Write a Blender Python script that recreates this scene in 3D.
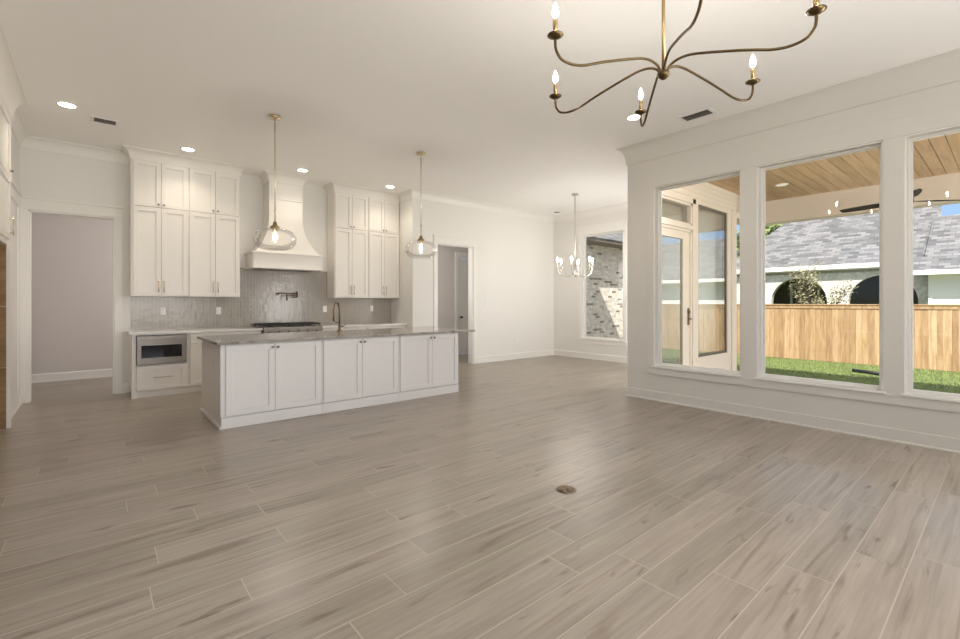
import bpy, bmesh, math, random
from mathutils import Vector
random.seed(7)
for o in list(bpy.data.objects): bpy.data.objects.remove(o)
S = bpy.context.scene
COL = S.collection
PI = math.pi

# ------------------------------------------------------------------ camera, world, sun, exposure
cd = bpy.data.cameras.new('camera'); cam = bpy.data.objects.new('camera', cd); COL.objects.link(cam)
YAW = math.atan2(535, 455)
cam.location = (0, 0, 1.30); cam.rotation_euler = (PI/2, 0, YAW - PI/2)
cd.sensor_width = 36; cd.lens = 36*455/960; cd.shift_y = -16.5/960; cd.clip_start = .05
S.camera = cam
S.view_settings.view_transform = 'Standard'; S.view_settings.look = 'None'
S.view_settings.gamma = 1; S.view_settings.use_curve_mapping = False
S.view_settings.exposure = 0.65
S.cycles.max_bounces = 10; S.cycles.diffuse_bounces = 6; S.cycles.glossy_bounces = 5
S.cycles.transparent_max_bounces = 16; S.cycles.sample_clamp_indirect = 6
S.cycles.caustics_reflective = False; S.cycles.caustics_refractive = False
W = bpy.data.worlds.new('world'); S.world = W; W.use_nodes = True
wn = W.node_tree.nodes; wl = W.node_tree.links
tcw = wn.new('ShaderNodeTexCoord'); sxw = wn.new('ShaderNodeSeparateXYZ'); wl.new(tcw.outputs['Generated'], sxw.inputs[0])
sky = wn.new('ShaderNodeValToRGB'); wl.new(sxw.outputs[2], sky.inputs[0]); se = sky.color_ramp.elements   # blue towards the horizon, lifted overhead as added skylight fill
while len(se) < 5: se.new(.5)
for q, (a_, c_) in enumerate([(0, (.30, .29, .27)), (.02, (.42, .60, .86)), (.24, (.30, .50, .84)), (.45, (.95, 1.0, 1.08)), (1, (1.05, 1.08, 1.15))]): se[q].position = a_; se[q].color = (*c_, 1)
wn['Background'].inputs['Strength'].default_value = 0.8
wl.new(sky.outputs[0], wn['Background'].inputs['Color'])
sd = bpy.data.lights.new('sun', 'SUN'); sd.energy = 5.7; sd.angle = math.radians(.6); sd.color = (1, .95, .87)
sun = bpy.data.objects.new('sun', sd); COL.objects.link(sun)
SUN_DIR = Vector((1, .60, -1.35)); sun.rotation_euler = SUN_DIR.to_track_quat('-Z', 'Y').to_euler(); sun.location = (-10, -8, 14)
def area(name, loc, direc, sx, sy, power, color=(1, 1, 1)):
    l = bpy.data.lights.new(name, 'AREA'); l.shape = 'RECTANGLE'; l.size = sx; l.size_y = sy; l.energy = power; l.color = color
    o = bpy.data.objects.new(name, l); COL.objects.link(o); o.location = loc
    o.rotation_euler = Vector(direc).to_track_quat('-Z', 'Y').to_euler(); return o
# daylight entering by the windows behind the camera, and by the porch door and window of the dining room; the others are added fill
area('daylight_front_windows', (.6, -2.42, 1.35), (0, .75, 1), 4.4, 1.6, 122, (1, .98, .96))
area('right_window_fill', (5.66, -1.6, 1.25), (-1, .5, 0), 1.9, 1.5, 82, (1, .985, .965))  # added fill at the unseen fourth window, for island, floor and ceiling
area('tall_window_fill', (6.15, 1.3, 3.16), (-1, 0, -.9), 4.6, .3, 36, (1, .985, .97))  # added fill hidden above the window heads, brightens the floor
area('daylight_dining_window', (8.03, 3.545, 1.55), (0, 1, 0), 1.1, 2.2, 20, (1, .99, .975))
area('daylight_porch_door', (6.7, 3.545, 1.2), (0, 1, 0), .7, 2.0, 10, (1, .99, .975))
area('porch_end_fill', (8.0, -6.8, 1.5), (0, 1, .25), 4.0, 2.6, 250, (1, .97, .92))  # added at the unseen open end to brighten the porch
area('hall_fill', (2.2, 9.3, 2.0), (-1, 0, 0), 1.2, 1.6, 20, (1, .95, .93))  # added fill, no window here; lights the first hall
area('back_hall_fill', (5.02, 8.3, 1.9), (1, 0, -.1), .9, 1.6, 12, (1, .95, .9))  # added fill without a window, lights the hall behind the dining room

# ------------------------------------------------------------------ materials
def mat(name, color, rough=.5, metal=0.0, spec=.5):
    m = bpy.data.materials.new(name); m.use_nodes = True
    b = m.node_tree.nodes['Principled BSDF']
    b.inputs['Base Color'].default_value = (*color, 1); b.inputs['Roughness'].default_value = rough
    b.inputs['Metallic'].default_value = metal; b.inputs['Specular IOR Level'].default_value = spec
    return m
def nt(m): return m.node_tree.nodes, m.node_tree.links, m.node_tree.nodes['Principled BSDF']
def coords(m, scale=(1, 1, 1), rot=(0, 0, 0), loc=(0, 0, 0)):
    n, l, b = nt(m)
    t = n.new('ShaderNodeTexCoord'); mp = n.new('ShaderNodeMapping')
    mp.inputs['Scale'].default_value = scale; mp.inputs['Rotation'].default_value = rot; mp.inputs['Location'].default_value = loc
    l.new(t.outputs['Object'], mp.inputs['Vector']); return mp
def ramp(n, stops):
    r = n.new('ShaderNodeValToRGB'); e = r.color_ramp.elements
    while len(e) < len(stops): e.new(.5)
    for i, (p, c) in enumerate(stops): e[i].position = p; e[i].color = (*c, 1)
    return r
def bump(m, src, strength=.2, dist=.01):
    n, l, b = nt(m); bp = n.new('ShaderNodeBump'); bp.inputs['Strength'].default_value = strength; bp.inputs['Distance'].default_value = dist
    l.new(src, bp.inputs['Height']); l.new(bp.outputs[0], b.inputs['Normal'])
def emis(name, color, strength):
    m = mat(name, (.8, .8, .8)); b = nt(m)[2]
    b.inputs['Emission Color'].default_value = (*color, 1); b.inputs['Emission Strength'].default_value = strength; return m
def glass(name, ior=1.5, tint=(1, 1, 1), gain=1.0, base=0.0):
    m = bpy.data.materials.new(name); m.use_nodes = True; n = m.node_tree.nodes; l = m.node_tree.links; n.clear()
    o = n.new('ShaderNodeOutputMaterial'); mx = n.new('ShaderNodeMixShader'); tr = n.new('ShaderNodeBsdfTransparent'); gl = n.new('ShaderNodeBsdfGlossy')
    gl.inputs['Roughness'].default_value = 0.0; tr.inputs['Color'].default_value = (*tint, 1)
    fr = n.new('ShaderNodeFresnel'); fr.inputs['IOR'].default_value = ior
    ma = n.new('ShaderNodeMath'); ma.operation = 'MULTIPLY_ADD'; ma.inputs[1].default_value = gain; ma.inputs[2].default_value = base; ma.use_clamp = True
    l.new(fr.outputs[0], ma.inputs[0]); l.new(ma.outputs[0], mx.inputs[0]); l.new(tr.outputs[0], mx.inputs[1]); l.new(gl.outputs[0], mx.inputs[2])
    l.new(mx.outputs[0], o.inputs[0]); return m

def paint(name, color, rough=.45):
    m = mat(name, color, rough); n, l, b = nt(m)
    no = n.new('ShaderNodeTexNoise'); no.inputs['Scale'].default_value = 160; no.inputs['Detail'].default_value = 2
    l.new(coords(m).outputs[0], no.inputs['Vector']); bump(m, no.outputs['Fac'], .05, .001); return m
M = {}
M['wall'] = paint('wall_paint', (.80, .78, .745), .55)
M['ceiling'] = paint('ceiling_paint', (.93, .912, .885), .7)
M['greige'] = paint('shade_toned_wall_paint', (.69, .665, .62), .5)  # darker tone puts the window wall's backlit shade into its colour
M['trim'] = paint('trim_paint', (.83, .81, .77), .38)
M['taupe'] = paint('bounce_cutting_paint', (.17, .145, .12), .6)  # kept dark so unseen walls bounce less light onto the window wall
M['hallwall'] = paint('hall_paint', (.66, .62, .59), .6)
M['cabinet'] = paint('cabinet_paint', (.82, .785, .735), .36)
M['island'] = paint('island_paint', (.76, .735, .71), .36)
M['white'] = mat('white_plastic', (.86, .84, .8), .35)
M['brass'] = mat('aged_brass', (.40, .285, .14), .32, 1.0)
M['lightbrass'] = mat('satin_champagne_brass', (.74, .62, .42), .26, 1.0)
M['darkbrass'] = mat('dark_antique_brass', (.13, .088, .042), .36, 1.0)
M['silver'] = mat('antique_silver_metal', (.62, .58, .50), .3, 1.0)
M['bronze'] = mat('brown_bronze', (.23, .17, .12), .33, 1.0)
M['steel'] = mat('stainless_steel', (.24, .215, .185), .38, 1.0)
M['black'] = mat('black_iron', (.012, .012, .012), .45)
M['blackglass'] = mat('black_glass', (.01, .01, .012), .05)
M['darkframe'] = mat('dark_bronze_frame', (.13, .115, .09), .5)
M['fan'] = mat('dark_fan_finish', (.02, .017, .014), .6, 0, .2)
M['bulb'] = emis('bulb_glow', (1, .94, .86), 160)
M['bulbclear'] = emis('pendant_bulb_glow', (1, .93, .84), 200)
M['led'] = emis('led_glow', (1, .95, .86), 14)
M['porchled'] = emis('porch_light_lens', (1, .93, .82), .25)  # weak glow keeps this lens pale although the lamp is unlit
M['pane'] = glass('window_pane', 1.45, (1, 1, 1), 1.0, 0.0)
M['lowe'] = glass('coated_window_pane', 1.6, (.62, .68, .63), 1.3, .36)
M['globe'] = glass('clear_globe', 1.3, (.995, .99, .985), .55, .004)
M['grout'] = mat('grout', (.57, .51, .435), .9)
M['vent_dark'] = mat('vent_shadow', (.10, .095, .09), .7)
M['siding_beige'] = mat('exterior_beige_paint', (.76, .70, .61), .6)
M['fascia'] = mat('white_fascia', (.88, .86, .82), .5)
M['soffit'] = mat('soffit_brown', (.17, .135, .09), .6)
M['concrete'] = mat('porch_concrete', (.6, .57, .53), .8)
M['trunk'] = mat('bark', (.16, .115, .075), .85)
M['strip'] = mat('black_strip', (.015, .015, .015), .6)
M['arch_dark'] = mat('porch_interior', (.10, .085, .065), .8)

def plank_mat():
    m = mat('wood_look_tile', (.3, .25, .2), .24, 0, .85); n, l, b = nt(m)
    tc = n.new('ShaderNodeTexCoord'); at = n.new('ShaderNodeAttribute'); at.attribute_name = 'rnd'
    sc = n.new('ShaderNodeVectorMath'); sc.operation = 'SCALE'; sc.inputs['Scale'].default_value = 37.0
    l.new(at.outputs['Vector'], sc.inputs[0])
    ad = n.new('ShaderNodeVectorMath'); l.new(tc.outputs['Object'], ad.inputs[0]); l.new(sc.outputs[0], ad.inputs[1])
    def noise(scale, detail, dist=0.0, rough=.55):
        mp = n.new('ShaderNodeMapping'); mp.inputs['Scale'].default_value = scale; l.new(ad.outputs[0], mp.inputs['Vector'])
        no = n.new('ShaderNodeTexNoise'); no.inputs['Scale'].default_value = 1; no.inputs['Detail'].default_value = detail
        no.inputs['Distortion'].default_value = dist; no.inputs['Roughness'].default_value = rough
        l.new(mp.outputs[0], no.inputs['Vector']); return no
    grain = noise((1.3, 34, 1), 6, .6, .62); broad = noise((1.0, 5.5, 1), 3, .8); knot = noise((3.0, 15, 1), 2, .5); streak = noise((.9, 13, 1), 3, 1.2)
    r1 = ramp(n, [(.28, (.270, .233, .192)), (.5, (.335, .293, .248)), (.72, (.395, .351, .303))]); l.new(grain.outputs['Fac'], r1.inputs[0])
    r2 = ramp(n, [(.3, (.86, .85, .83)), (.7, (1.08, 1.08, 1.08))]); l.new(broad.outputs['Fac'], r2.inputs[0])
    r3 = ramp(n, [(.65, (1, 1, 1)), (.76, (.42, .36, .31))]); l.new(knot.outputs['Fac'], r3.inputs[0])
    r4 = ramp(n, [(.56, (1, 1, 1)), (.72, (.66, .60, .55))]); l.new(streak.outputs['Fac'], r4.inputs[0])
    def mul(a, c):
        x = n.new('ShaderNodeMix'); x.data_type = 'RGBA'; x.blend_type = 'MULTIPLY'; x.inputs[0].default_value = 1
        l.new(a, x.inputs[6]); l.new(c, x.inputs[7]); return x.outputs[2]
    r5 = ramp(n, [(0, (.90, .89, .85)), (.5, (1, .985, .965)), (1, (1.09, 1.06, 1.05))])
    sx = n.new('ShaderNodeSeparateXYZ'); l.new(at.outputs['Vector'], sx.inputs[0]); l.new(sx.outputs[2], r5.inputs[0])
    c = mul(mul(mul(mul(r1.outputs[0], r2.outputs[0]), r3.outputs[0]), r4.outputs[0]), r5.outputs[0])
    l.new(c, b.inputs['Base Color'])
    rr = n.new('ShaderNodeMapRange'); rr.inputs['To Min'].default_value = .27; rr.inputs['To Max'].default_value = .38
    l.new(broad.outputs['Fac'], rr.inputs['Value']); l.new(rr.outputs[0], b.inputs['Roughness'])
    bump(m, grain.outputs['Fac'], .06, .002); return m
M['plank'] = plank_mat()

def tile_mat():
    m = mat('vertical_glazed_tile', (.4, .37, .33), .16); n, l, b = nt(m)
    mp = coords(m, (1, 1, 1), (PI/2, 0, 0)); mp2 = n.new('ShaderNodeMapping'); mp2.inputs['Rotation'].default_value = (0, 0, PI/2); l.new(mp.outputs[0], mp2.inputs['Vector'])
    br = n.new('ShaderNodeTexBrick'); br.offset = .5; br.inputs['Scale'].default_value = 1
    br.inputs['Brick Width'].default_value = .30; br.inputs['Row Height'].default_value = .05; br.inputs['Mortar Size'].default_value = .0025; br.inputs['Mortar Smooth'].default_value = .3
    br.inputs['Color1'].default_value = (.36, .325, .28, 1); br.inputs['Color2'].default_value = (.40, .362, .315, 1); br.inputs['Mortar'].default_value = (.50, .46, .40, 1)
    l.new(mp2.outputs[0], br.inputs['Vector']); l.new(br.outputs['Color'], b.inputs['Base Color'])
    no = n.new('ShaderNodeTexNoise'); no.inputs['Scale'].default_value = 14; l.new(coords(m).outputs[0], no.inputs['Vector'])
    mm = n.new('ShaderNodeMath'); mm.operation = 'MULTIPLY_ADD'; mm.inputs[1].default_value = -.5; l.new(br.outputs['Fac'], mm.inputs[0]); l.new(no.outputs['Fac'], mm.inputs[2])
    bump(m, mm.outputs[0], .32, .008); return m
M['tile'] = tile_mat()

def stone_mat():
    m = mat('polished_stone', (.4, .38, .35), .07); n, l, b = nt(m); mp = coords(m, (1.2, 2.0, 2))
    no = n.new('ShaderNodeTexNoise'); no.inputs['Scale'].default_value = 3; no.inputs['Detail'].default_value = 8; no.inputs['Distortion'].default_value = 1.4
    l.new(mp.outputs[0], no.inputs['Vector'])
    r = ramp(n, [(.30, (.16, .14, .12)), (.46, (.34, .315, .285)), (.6, (.42, .39, .355)), (.8, (.50, .475, .44))]); l.new(no.outputs['Fac'], r.inputs[0]); l.new(r.outputs[0], b.inputs['Base Color'])
    return m
M['stone'] = stone_mat()
M['quartz'] = mat('white_quartz', (.80, .78, .74), .15)

def brick_mat(name, rot, dark, mortar, lo, hi, amount=.14, bw=.21, rh=.075):
    m = mat(name, (.6, .55, .5), .85); n, l, b = nt(m); mp = coords(m, (1, 1, 1), rot)
    if name.endswith('neighbour'):
        mp2 = n.new('ShaderNodeMapping'); mp2.inputs['Rotation'].default_value = (0, 0, 0); l.new(mp.outputs[0], mp2.inputs['Vector']); mp = mp2
    br = n.new('ShaderNodeTexBrick'); br.inputs['Scale'].default_value = 1; br.inputs['Brick Width'].default_value = bw; br.inputs['Row Height'].default_value = rh
    br.inputs['Mortar Size'].default_value = .007; br.inputs['Color1'].default_value = (0, 0, 0, 1); br.inputs['Color2'].default_value = (1, 1, 1, 1); br.inputs['Mortar'].default_value = (.6, .6, .6, 1)
    l.new(mp.outputs[0], br.inputs['Vector'])
    r = ramp(n, [(0, dark), (amount, dark), (amount + .05, lo), (1, hi)]); l.new(br.outputs['Color'], r.inputs[0])
    no = n.new('ShaderNodeTexNoise'); no.inputs['Scale'].default_value = 9; no.inputs['Detail'].default_value = 4; l.new(coords(m).outputs[0], no.inputs['Vector'])
    r2 = ramp(n, [(.35, (.82, .8, .78)), (.65, (1.08, 1.08, 1.08))]); l.new(no.outputs['Fac'], r2.inputs[0])
    mx = n.new('ShaderNodeMix'); mx.data_type = 'RGBA'; mx.inputs[7].default_value = (*mortar, 1); l.new(br.outputs['Fac'], mx.inputs[0]); l.new(r.outputs[0], mx.inputs[6])
    mu = n.new('ShaderNodeMix'); mu.data_type = 'RGBA'; mu.blend_type = 'MULTIPLY'; mu.inputs[0].default_value = 1; l.new(mx.outputs[2], mu.inputs[6]); l.new(r2.outputs[0], mu.inputs[7])
    l.new(mu.outputs[2], b.inputs['Base Color']); bump(m, br.outputs['Fac'], -.3, .006); return m
M['brick'] = brick_mat('limewashed_brick', (PI/2, 0, 0), (.22, .185, .15), (.66, .60, .52), (.56, .50, .43), (.74, .68, .60), .08)
M['brick_n'] = brick_mat('painted_brick_neighbour', (PI/2, 0, PI/2), (.40, .36, .30), (.70, .66, .60), (.60, .56, .49), (.76, .72, .66), .2)

def shingle_mat():
    m = mat('grey_shingles', (.3, .3, .3), .9); n, l, b = nt(m)
    g = n.new('ShaderNodeAttribute'); g.attribute_name = 'uvr'
    br = n.new('ShaderNodeTexBrick'); br.inputs['Scale'].default_value = 1; br.inputs['Brick Width'].default_value = .32; br.inputs['Row Height'].default_value = .17; br.inputs['Mortar Size'].default_value = .010
    br.inputs['Color1'].default_value = (.085, .085, .088, 1); br.inputs['Color2'].default_value = (.215, .21, .21, 1); br.inputs['Mortar'].default_value = (.10, .10, .10, 1)
    l.new(g.outputs['Vector'], br.inputs['Vector']); l.new(br.outputs['Color'], b.inputs['Base Color']); return m
M['shingle'] = shingle_mat()

def wood_mat(name, cols, scale, rough=.6, vary=True):
    m = mat(name, cols[1], rough); n, l, b = nt(m)
    at = n.new('ShaderNodeAttribute'); at.attribute_name = 'rnd'
    tc = n.new('ShaderNodeTexCoord'); sc = n.new('ShaderNodeVectorMath'); sc.operation = 'SCALE'; sc.inputs['Scale'].default_value = 23; l.new(at.outputs['Vector'], sc.inputs[0])
    ad = n.new('ShaderNodeVectorMath'); l.new(tc.outputs['Object'], ad.inputs[0]); l.new(sc.outputs[0], ad.inputs[1])
    mp = n.new('ShaderNodeMapping'); mp.inputs['Scale'].default_value = scale; l.new(ad.outputs[0], mp.inputs['Vector'])
    no = n.new('ShaderNodeTexNoise'); no.inputs['Scale'].default_value = 1; no.inputs['Detail'].default_value = 5; no.inputs['Distortion'].default_value = .8; l.new(mp.outputs[0], no.inputs['Vector'])
    r = ramp(n, [(.3, cols[0]), (.5, cols[1]), (.7, cols[2])]); l.new(no.outputs['Fac'], r.inputs[0])
    sx = n.new('ShaderNodeSeparateXYZ'); l.new(at.outputs['Vector'], sx.inputs[0])
    r2 = ramp(n, [(0, (.74, .68, .60)), (1, (1.12, 1.12, 1.1))]); l.new(sx.outputs[2], r2.inputs[0])
    mu = n.new('ShaderNodeMix'); mu.data_type = 'RGBA'; mu.blend_type = 'MULTIPLY'; mu.inputs[0].default_value = 1 if vary else 0; l.new(r.outputs[0], mu.inputs[6]); l.new(r2.outputs[0], mu.inputs[7])
    l.new(mu.outputs[2], b.inputs['Base Color']); return m
M['fence'] = wood_mat('new_cedar_boards', [(.31, .195, .10), (.41, .28, .155), (.48, .345, .205)], (1, 14, 1.6), .75)
M['tg'] = wood_mat('stained_porch_planks', [(.50, .34, .19), (.60, .43, .26), (.68, .51, .33)], (1.2, 16, 1), .5)
M['niche'] = wood_mat('raw_brown_plywood', [(.20, .115, .045), (.30, .18, .08), (.38, .24, .12)], (2, 2, 9), .6, False)

def grass_mat(name, a, c):
    m = mat(name, a, .9); n, l, b = nt(m); no = n.new('ShaderNodeTexNoise'); no.inputs['Scale'].default_value = 7; no.inputs['Detail'].default_value = 6
    l.new(coords(m).outputs[0], no.inputs['Vector']); r = ramp(n, [(.3, a), (.7, c)]); l.new(no.outputs['Fac'], r.inputs[0]); l.new(r.outputs[0], b.inputs['Base Color']); return m
M['lawn'] = grass_mat('lawn', (.075, .105, .028), (.125, .165, .05))
M['blade'] = grass_mat('grass_blades', (.13, .185, .045), (.26, .32, .105))
M['leaf'] = grass_mat('dusty_leaves', (.14, .13, .065), (.34, .33, .19))
M['leafgreen'] = grass_mat('green_leaves', (.10, .15, .05), (.26, .31, .13))

# ------------------------------------------------------------------ mesh helpers
class MB:
    def __init__(s): s.v = []; s.f = []; s.mi = []; s.sm = []; s.rnd = []; s.m = 0; s.r = (0, 0, 0)
    def _f(s, idx, smooth=False): s.f.append(idx); s.mi.append(s.m); s.sm.append(smooth); s.rnd.append(s.r)
    def box(s, x0, x1, y0, y1, z0, z1):
        x0, x1 = min(x0, x1), max(x0, x1); y0, y1 = min(y0, y1), max(y0, y1); z0, z1 = min(z0, z1), max(z0, z1)
        b = len(s.v); s.v += [(x0, y0, z0), (x1, y0, z0), (x1, y1, z0), (x0, y1, z0), (x0, y0, z1), (x1, y0, z1), (x1, y1, z1), (x0, y1, z1)]
        for q in ((3, 2, 1, 0), (4, 5, 6, 7), (0, 1, 5, 4), (1, 2, 6, 5), (2, 3, 7, 6), (3, 0, 4, 7)): s._f([b + i for i in q])
        return s
    def poly(s, pts): b = len(s.v); s.v += [tuple(p) for p in pts]; s._f([b + i for i in range(len(pts))]); return s
    def prism(s, pts, d):   # pts: 3d polygon, d: extrusion vector
        d = Vector(d); n = len(pts); b = len(s.v); s.v += [tuple(p) for p in pts] + [tuple(Vector(p) + d) for p in pts]
        s._f([b + i for i in range(n)][::-1]); s._f([b + n + i for i in range(n)])
        for i in range(n): j = (i + 1) % n; s._f([b + i, b + j, b + n + j, b + n + i])
        return s
    def rings(s, rings, cap=True, smooth=True, closed=True):
        b = len(s.v); n = len(rings[0])
        for r in rings: s.v += [tuple(p) for p in r]
        for k in range(len(rings) - 1):
            for i in range(n if closed else n - 1):
                j = (i + 1) % n; s._f([b + k*n + i, b + k*n + j, b + (k+1)*n + j, b + (k+1)*n + i], smooth)
        if cap and closed: s._f([b + i for i in range(n)][::-1]); s._f([b + (len(rings)-1)*n + i for i in range(n)])
        return s
    def tube(s, pts, r, n=10):
        pts = [Vector(p) for p in pts]; R = r if isinstance(r, (list, tuple)) else [r]*len(pts); rs = []; up = None
        for i, p in enumerate(pts):
            t = (pts[min(i+1, len(pts)-1)] - pts[max(i-1, 0)]).normalized()
            if up is None: up = Vector((0, 0, 1)) if abs(t.z) < .9 else Vector((1, 0, 0))
            a = t.cross(up).normalized(); c = a.cross(t).normalized(); up = c
            rs.append([p + (a*math.cos(2*PI*k/n) + c*math.sin(2*PI*k/n))*R[i] for k in range(n)])
        return s.rings(rs)
    def lathe(s, prof, c=(0, 0, 0), n=24, cap=True):
        return s.rings([[(c[0] + r*math.cos(2*PI*k/n), c[1] + r*math.sin(2*PI*k/n), c[2] + z) for k in range(n)] for r, z in prof], cap)
    def build(s, name, m, parent=None, bevel=0.0, origin=None, sub=0):
        o0 = Vector(ORG[parent.name]) if parent else Vector(origin or base(s.v))
        me = bpy.data.meshes.new(name); me.from_pydata([tuple(Vector(p) - o0) for p in s.v], [], s.f)
        ms = m if isinstance(m, (list, tuple)) else [m]
        for x in ms: me.materials.append(x)
        me.polygons.foreach_set('material_index', s.mi); me.polygons.foreach_set('use_smooth', s.sm)
        if any(r != (0, 0, 0) for r in s.rnd):
            a = me.attributes.new('rnd', 'FLOAT_VECTOR', 'FACE'); a.data.foreach_set('vector', [c for r in s.rnd for c in r])
        me.update(); o = bpy.data.objects.new(name, me); COL.objects.link(o)
        if parent: o.parent = parent; ORG[o.name] = tuple(o0)
        else: o.location = o0; ORG[o.name] = tuple(o0)
        if bevel:
            md = o.modifiers.new('bevel', 'BEVEL'); md.width = bevel; md.segments = 2; md.limit_method = 'ANGLE'; md.angle_limit = math.radians(40)
        return o
ORG = {}
def base(v):
    return ((min(p[0] for p in v) + max(p[0] for p in v))/2, (min(p[1] for p in v) + max(p[1] for p in v))/2, min(p[2] for p in v))
def tag(o, label, cat, group=None, kind=None):
    o['label'] = label; o['category'] = cat
    if group: o['group'] = group
    if kind: o['kind'] = kind
    return o
def thing(name, label, cat, loc, group=None, kind=None):
    o = bpy.data.objects.new(name, None); COL.objects.link(o); o.location = loc; o.empty_display_size = .1; ORG[o.name] = tuple(loc)
    return tag(o, label, cat, group, kind)
def bx(*a): return MB().box(*a)
def wall(name, axis, p0, p1, u0, u1, z0, z1, opens, m, label, parent=None):
    # axis 'x': slab between x=p0..p1, running in y; axis 'y': slab between y=p0..p1 running in x.
    mb = MB(); us = sorted({u0, u1, *[v for o in opens for v in o[:2] if u0 < v < u1]})
    for a, b_ in zip(us, us[1:]):
        mid = (a + b_)/2; segs = [(z0, z1)]
        for o in opens:
            if o[0] < mid < o[1]:
                segs = [q for s0, s1 in segs for q in ((s0, min(s1, o[2])), (max(s0, o[3]), s1)) if q[1] - q[0] > 1e-4]
        for s0, s1 in segs:
            mb.box(p0, p1, a, b_, s0, s1) if axis == 'x' else mb.box(a, b_, p0, p1, s0, s1)
    o = mb.build(name, m, parent)
    return tag(o, label, 'wall', kind='structure') if not parent else o
def sweep(path, prof, closed=False):
    # path: xy points with the room on the left; prof: (offset into the room, z)
    n = len(path); P = [Vector(p) for p in path]; rings = []
    for i in range(n):
        d0 = (P[i] - P[i-1]).normalized() if (i > 0 or closed) else None; d1 = (P[(i+1) % n] - P[i]).normalized() if (i < n-1 or closed) else None
        d0 = d0 or d1; d1 = d1 or d0
        n0 = Vector((-d0.y, d0.x)); n1 = Vector((-d1.y, d1.x)); k = (n0 + n1); k = k / max(1e-6, k.dot(n0))
        rings.append([(P[i].x + k.x*o, P[i].y + k.y*o, z) for o, z in prof])
    return rings
def trim(name, path, prof, m, label, smooth=False):
    mb = MB(); mb.rings(sweep(path, prof), True, smooth)
    o = mb.build(name, m); bm = bmesh.new(); bm.from_mesh(o.data); bmesh.ops.recalc_face_normals(bm, faces=bm.faces); bm.to_mesh(o.data); bm.free()
    return tag(o, label, 'trim', kind='structure')

CZ = 3.46           # ceiling height
XW, YC = 5.71, 3.52  # window wall plane, corner where it ends
XE, YD, YK = 8.80, 7.50, 8.34   # dining end wall, dining back wall, kitchen back wall
XR = 4.68           # return at the end of the kitchen run
XL = -.72           # left wall
# ------------------------------------------------------------------ floor
def floor():
    mb = MB(); w = .2025; y0 = .1375; g = .0024
    known = {0: 3.231, 1: 3.028, 2: 2.612, 3: 2.286, 4: 3.166, 7: .796, 8: 1.064, 9: 1.316, 10: 1.731, 11: .197, 12: .805, 13: .25, 14: .808, 15: .481, 16: -.363, 17: .164}
    L = 1.2; x = random.Random(3)
    for k in range(-14, 52):
        a, b_ = y0 + k*w, y0 + (k+1)*w; xm = 5.75 if b_ < 3.45 else 8.95
        off = known.get(k, x.uniform(0, L)) % L - L; u = off - L*4
        while u < xm:
            u0, u1 = max(u, -3.2), min(u + L, xm)
            if u1 - u0 > .02:
                mb.r = (x.random(), x.random(), x.random() + .001)
                mb.poly([(u0 + g, a + g, 0), (u1 - g, a + g, 0), (u1 - g, b_ - g, 0), (u0 + g, b_ - g, 0)])
            u += L
    mb.m = 1; mb.r = (.5, .5, .5)
    mb.box(-3.2, 5.75, -2.75, 3.45, -.12, -.0012).box(-3.2, 8.95, 3.45, 10.55, -.12, -.0012)
    o = mb.build('floor', [M['plank'], M['grout']], origin=(0, 0, 0)); return tag(o, 'grey brown wood look plank tile floor with pale grout', 'floor', kind='structure')
floor()
o = MB().box(-3.2, 5.88, -2.75, 3.34, CZ, CZ+.2).box(-3.2, 9.0, 3.34, 10.55, CZ, CZ+.2).build('ceiling', M['ceiling']); tag(o, 'plain pale ceiling over kitchen, living and dining areas', 'ceiling', kind='structure')

# ------------------------------------------------------------------ walls
WIN = [(2.053, 3.125), (.808, 1.887), (-.39, .661), (-1.66, -.61)]; WZ = (.46, 2.845)
wall('wall_right', 'x', XW, 5.88, -2.6, YC, 0, CZ, [(a, b_, *WZ) for a, b_ in WIN], M['greige'], 'pale wall, its backlit shade painted in, holding the row of tall windows to the porch')
DOORP = (6.20, 7.28, 0, 2.46); TRANS = (6.20, 7.28, 2.53, 2.88); WINP = (7.46, 8.61, .42, 2.90)
wall('wall_porch', 'y', 3.34, YC, 5.88, 9.0, -.3, CZ, [DOORP, TRANS, WINP], [M['siding_beige']], 'beige exterior wall with glass door seen through the first tall window')
wall('wall_dining_end', 'x', XE, 9.0, YC, 8.0, 0, CZ, [(5.53, 6.65, .47, 2.90)], M['wall'], 'white dining room end wall with the single tall window')
D2 = (5.25, 6.185, 0, 2.50)
wall('wall_dining_back', 'y', YD, YD+.14, XR, XE, 0, CZ, [D2], M['wall'], 'bright white dining back wall with the second cased doorway')
o = bx(XR, XR+.14, YD+.14, YK+.14, 0, CZ).build('wall_kitchen_return', M['wall']); tag(o, 'short white return wall closing the kitchen run on its right', 'wall', kind='structure')
D1 = (-.642, .232, 0, 2.52)
wall('wall_kitchen_back', 'y', YK, YK+.14, -2.0, XR, 0, CZ, [D1], M['wall'], 'white kitchen back wall with the first cased doorway on its left')
wall('wall_left', 'x', XL-.12, XL, 6.84, YK, 0, CZ, [], M['wall'], 'narrow white wall between refrigerator cabinet and first doorway')
o = MB().box(-1.52, -1.40, 4.4, 6.84, 0, CZ).box(-3.2, -.64, 4.28, 4.4, 0, CZ).build('wall_niche', M['taupe']); tag(o, 'unseen wall, dark to cut bounce, behind and beside the built in refrigerator cabinet', 'wall', kind='structure')
wall('wall_front', 'y', -2.74, -2.6, -3.2, 5.88, 0, CZ, [(-1.6, 4.8, .5, 2.8)], M['taupe'], 'unseen wall behind the camera with the wide window, dark to cut bounce')
wall('wall_side', 'x', -3.2, -3.06, -2.6, 4.28, 0, CZ, [(-.6, 3.0, .55, 2.75)], M['taupe'], 'unseen wall far left of the camera with a window, dark to cut bounce')
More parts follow.
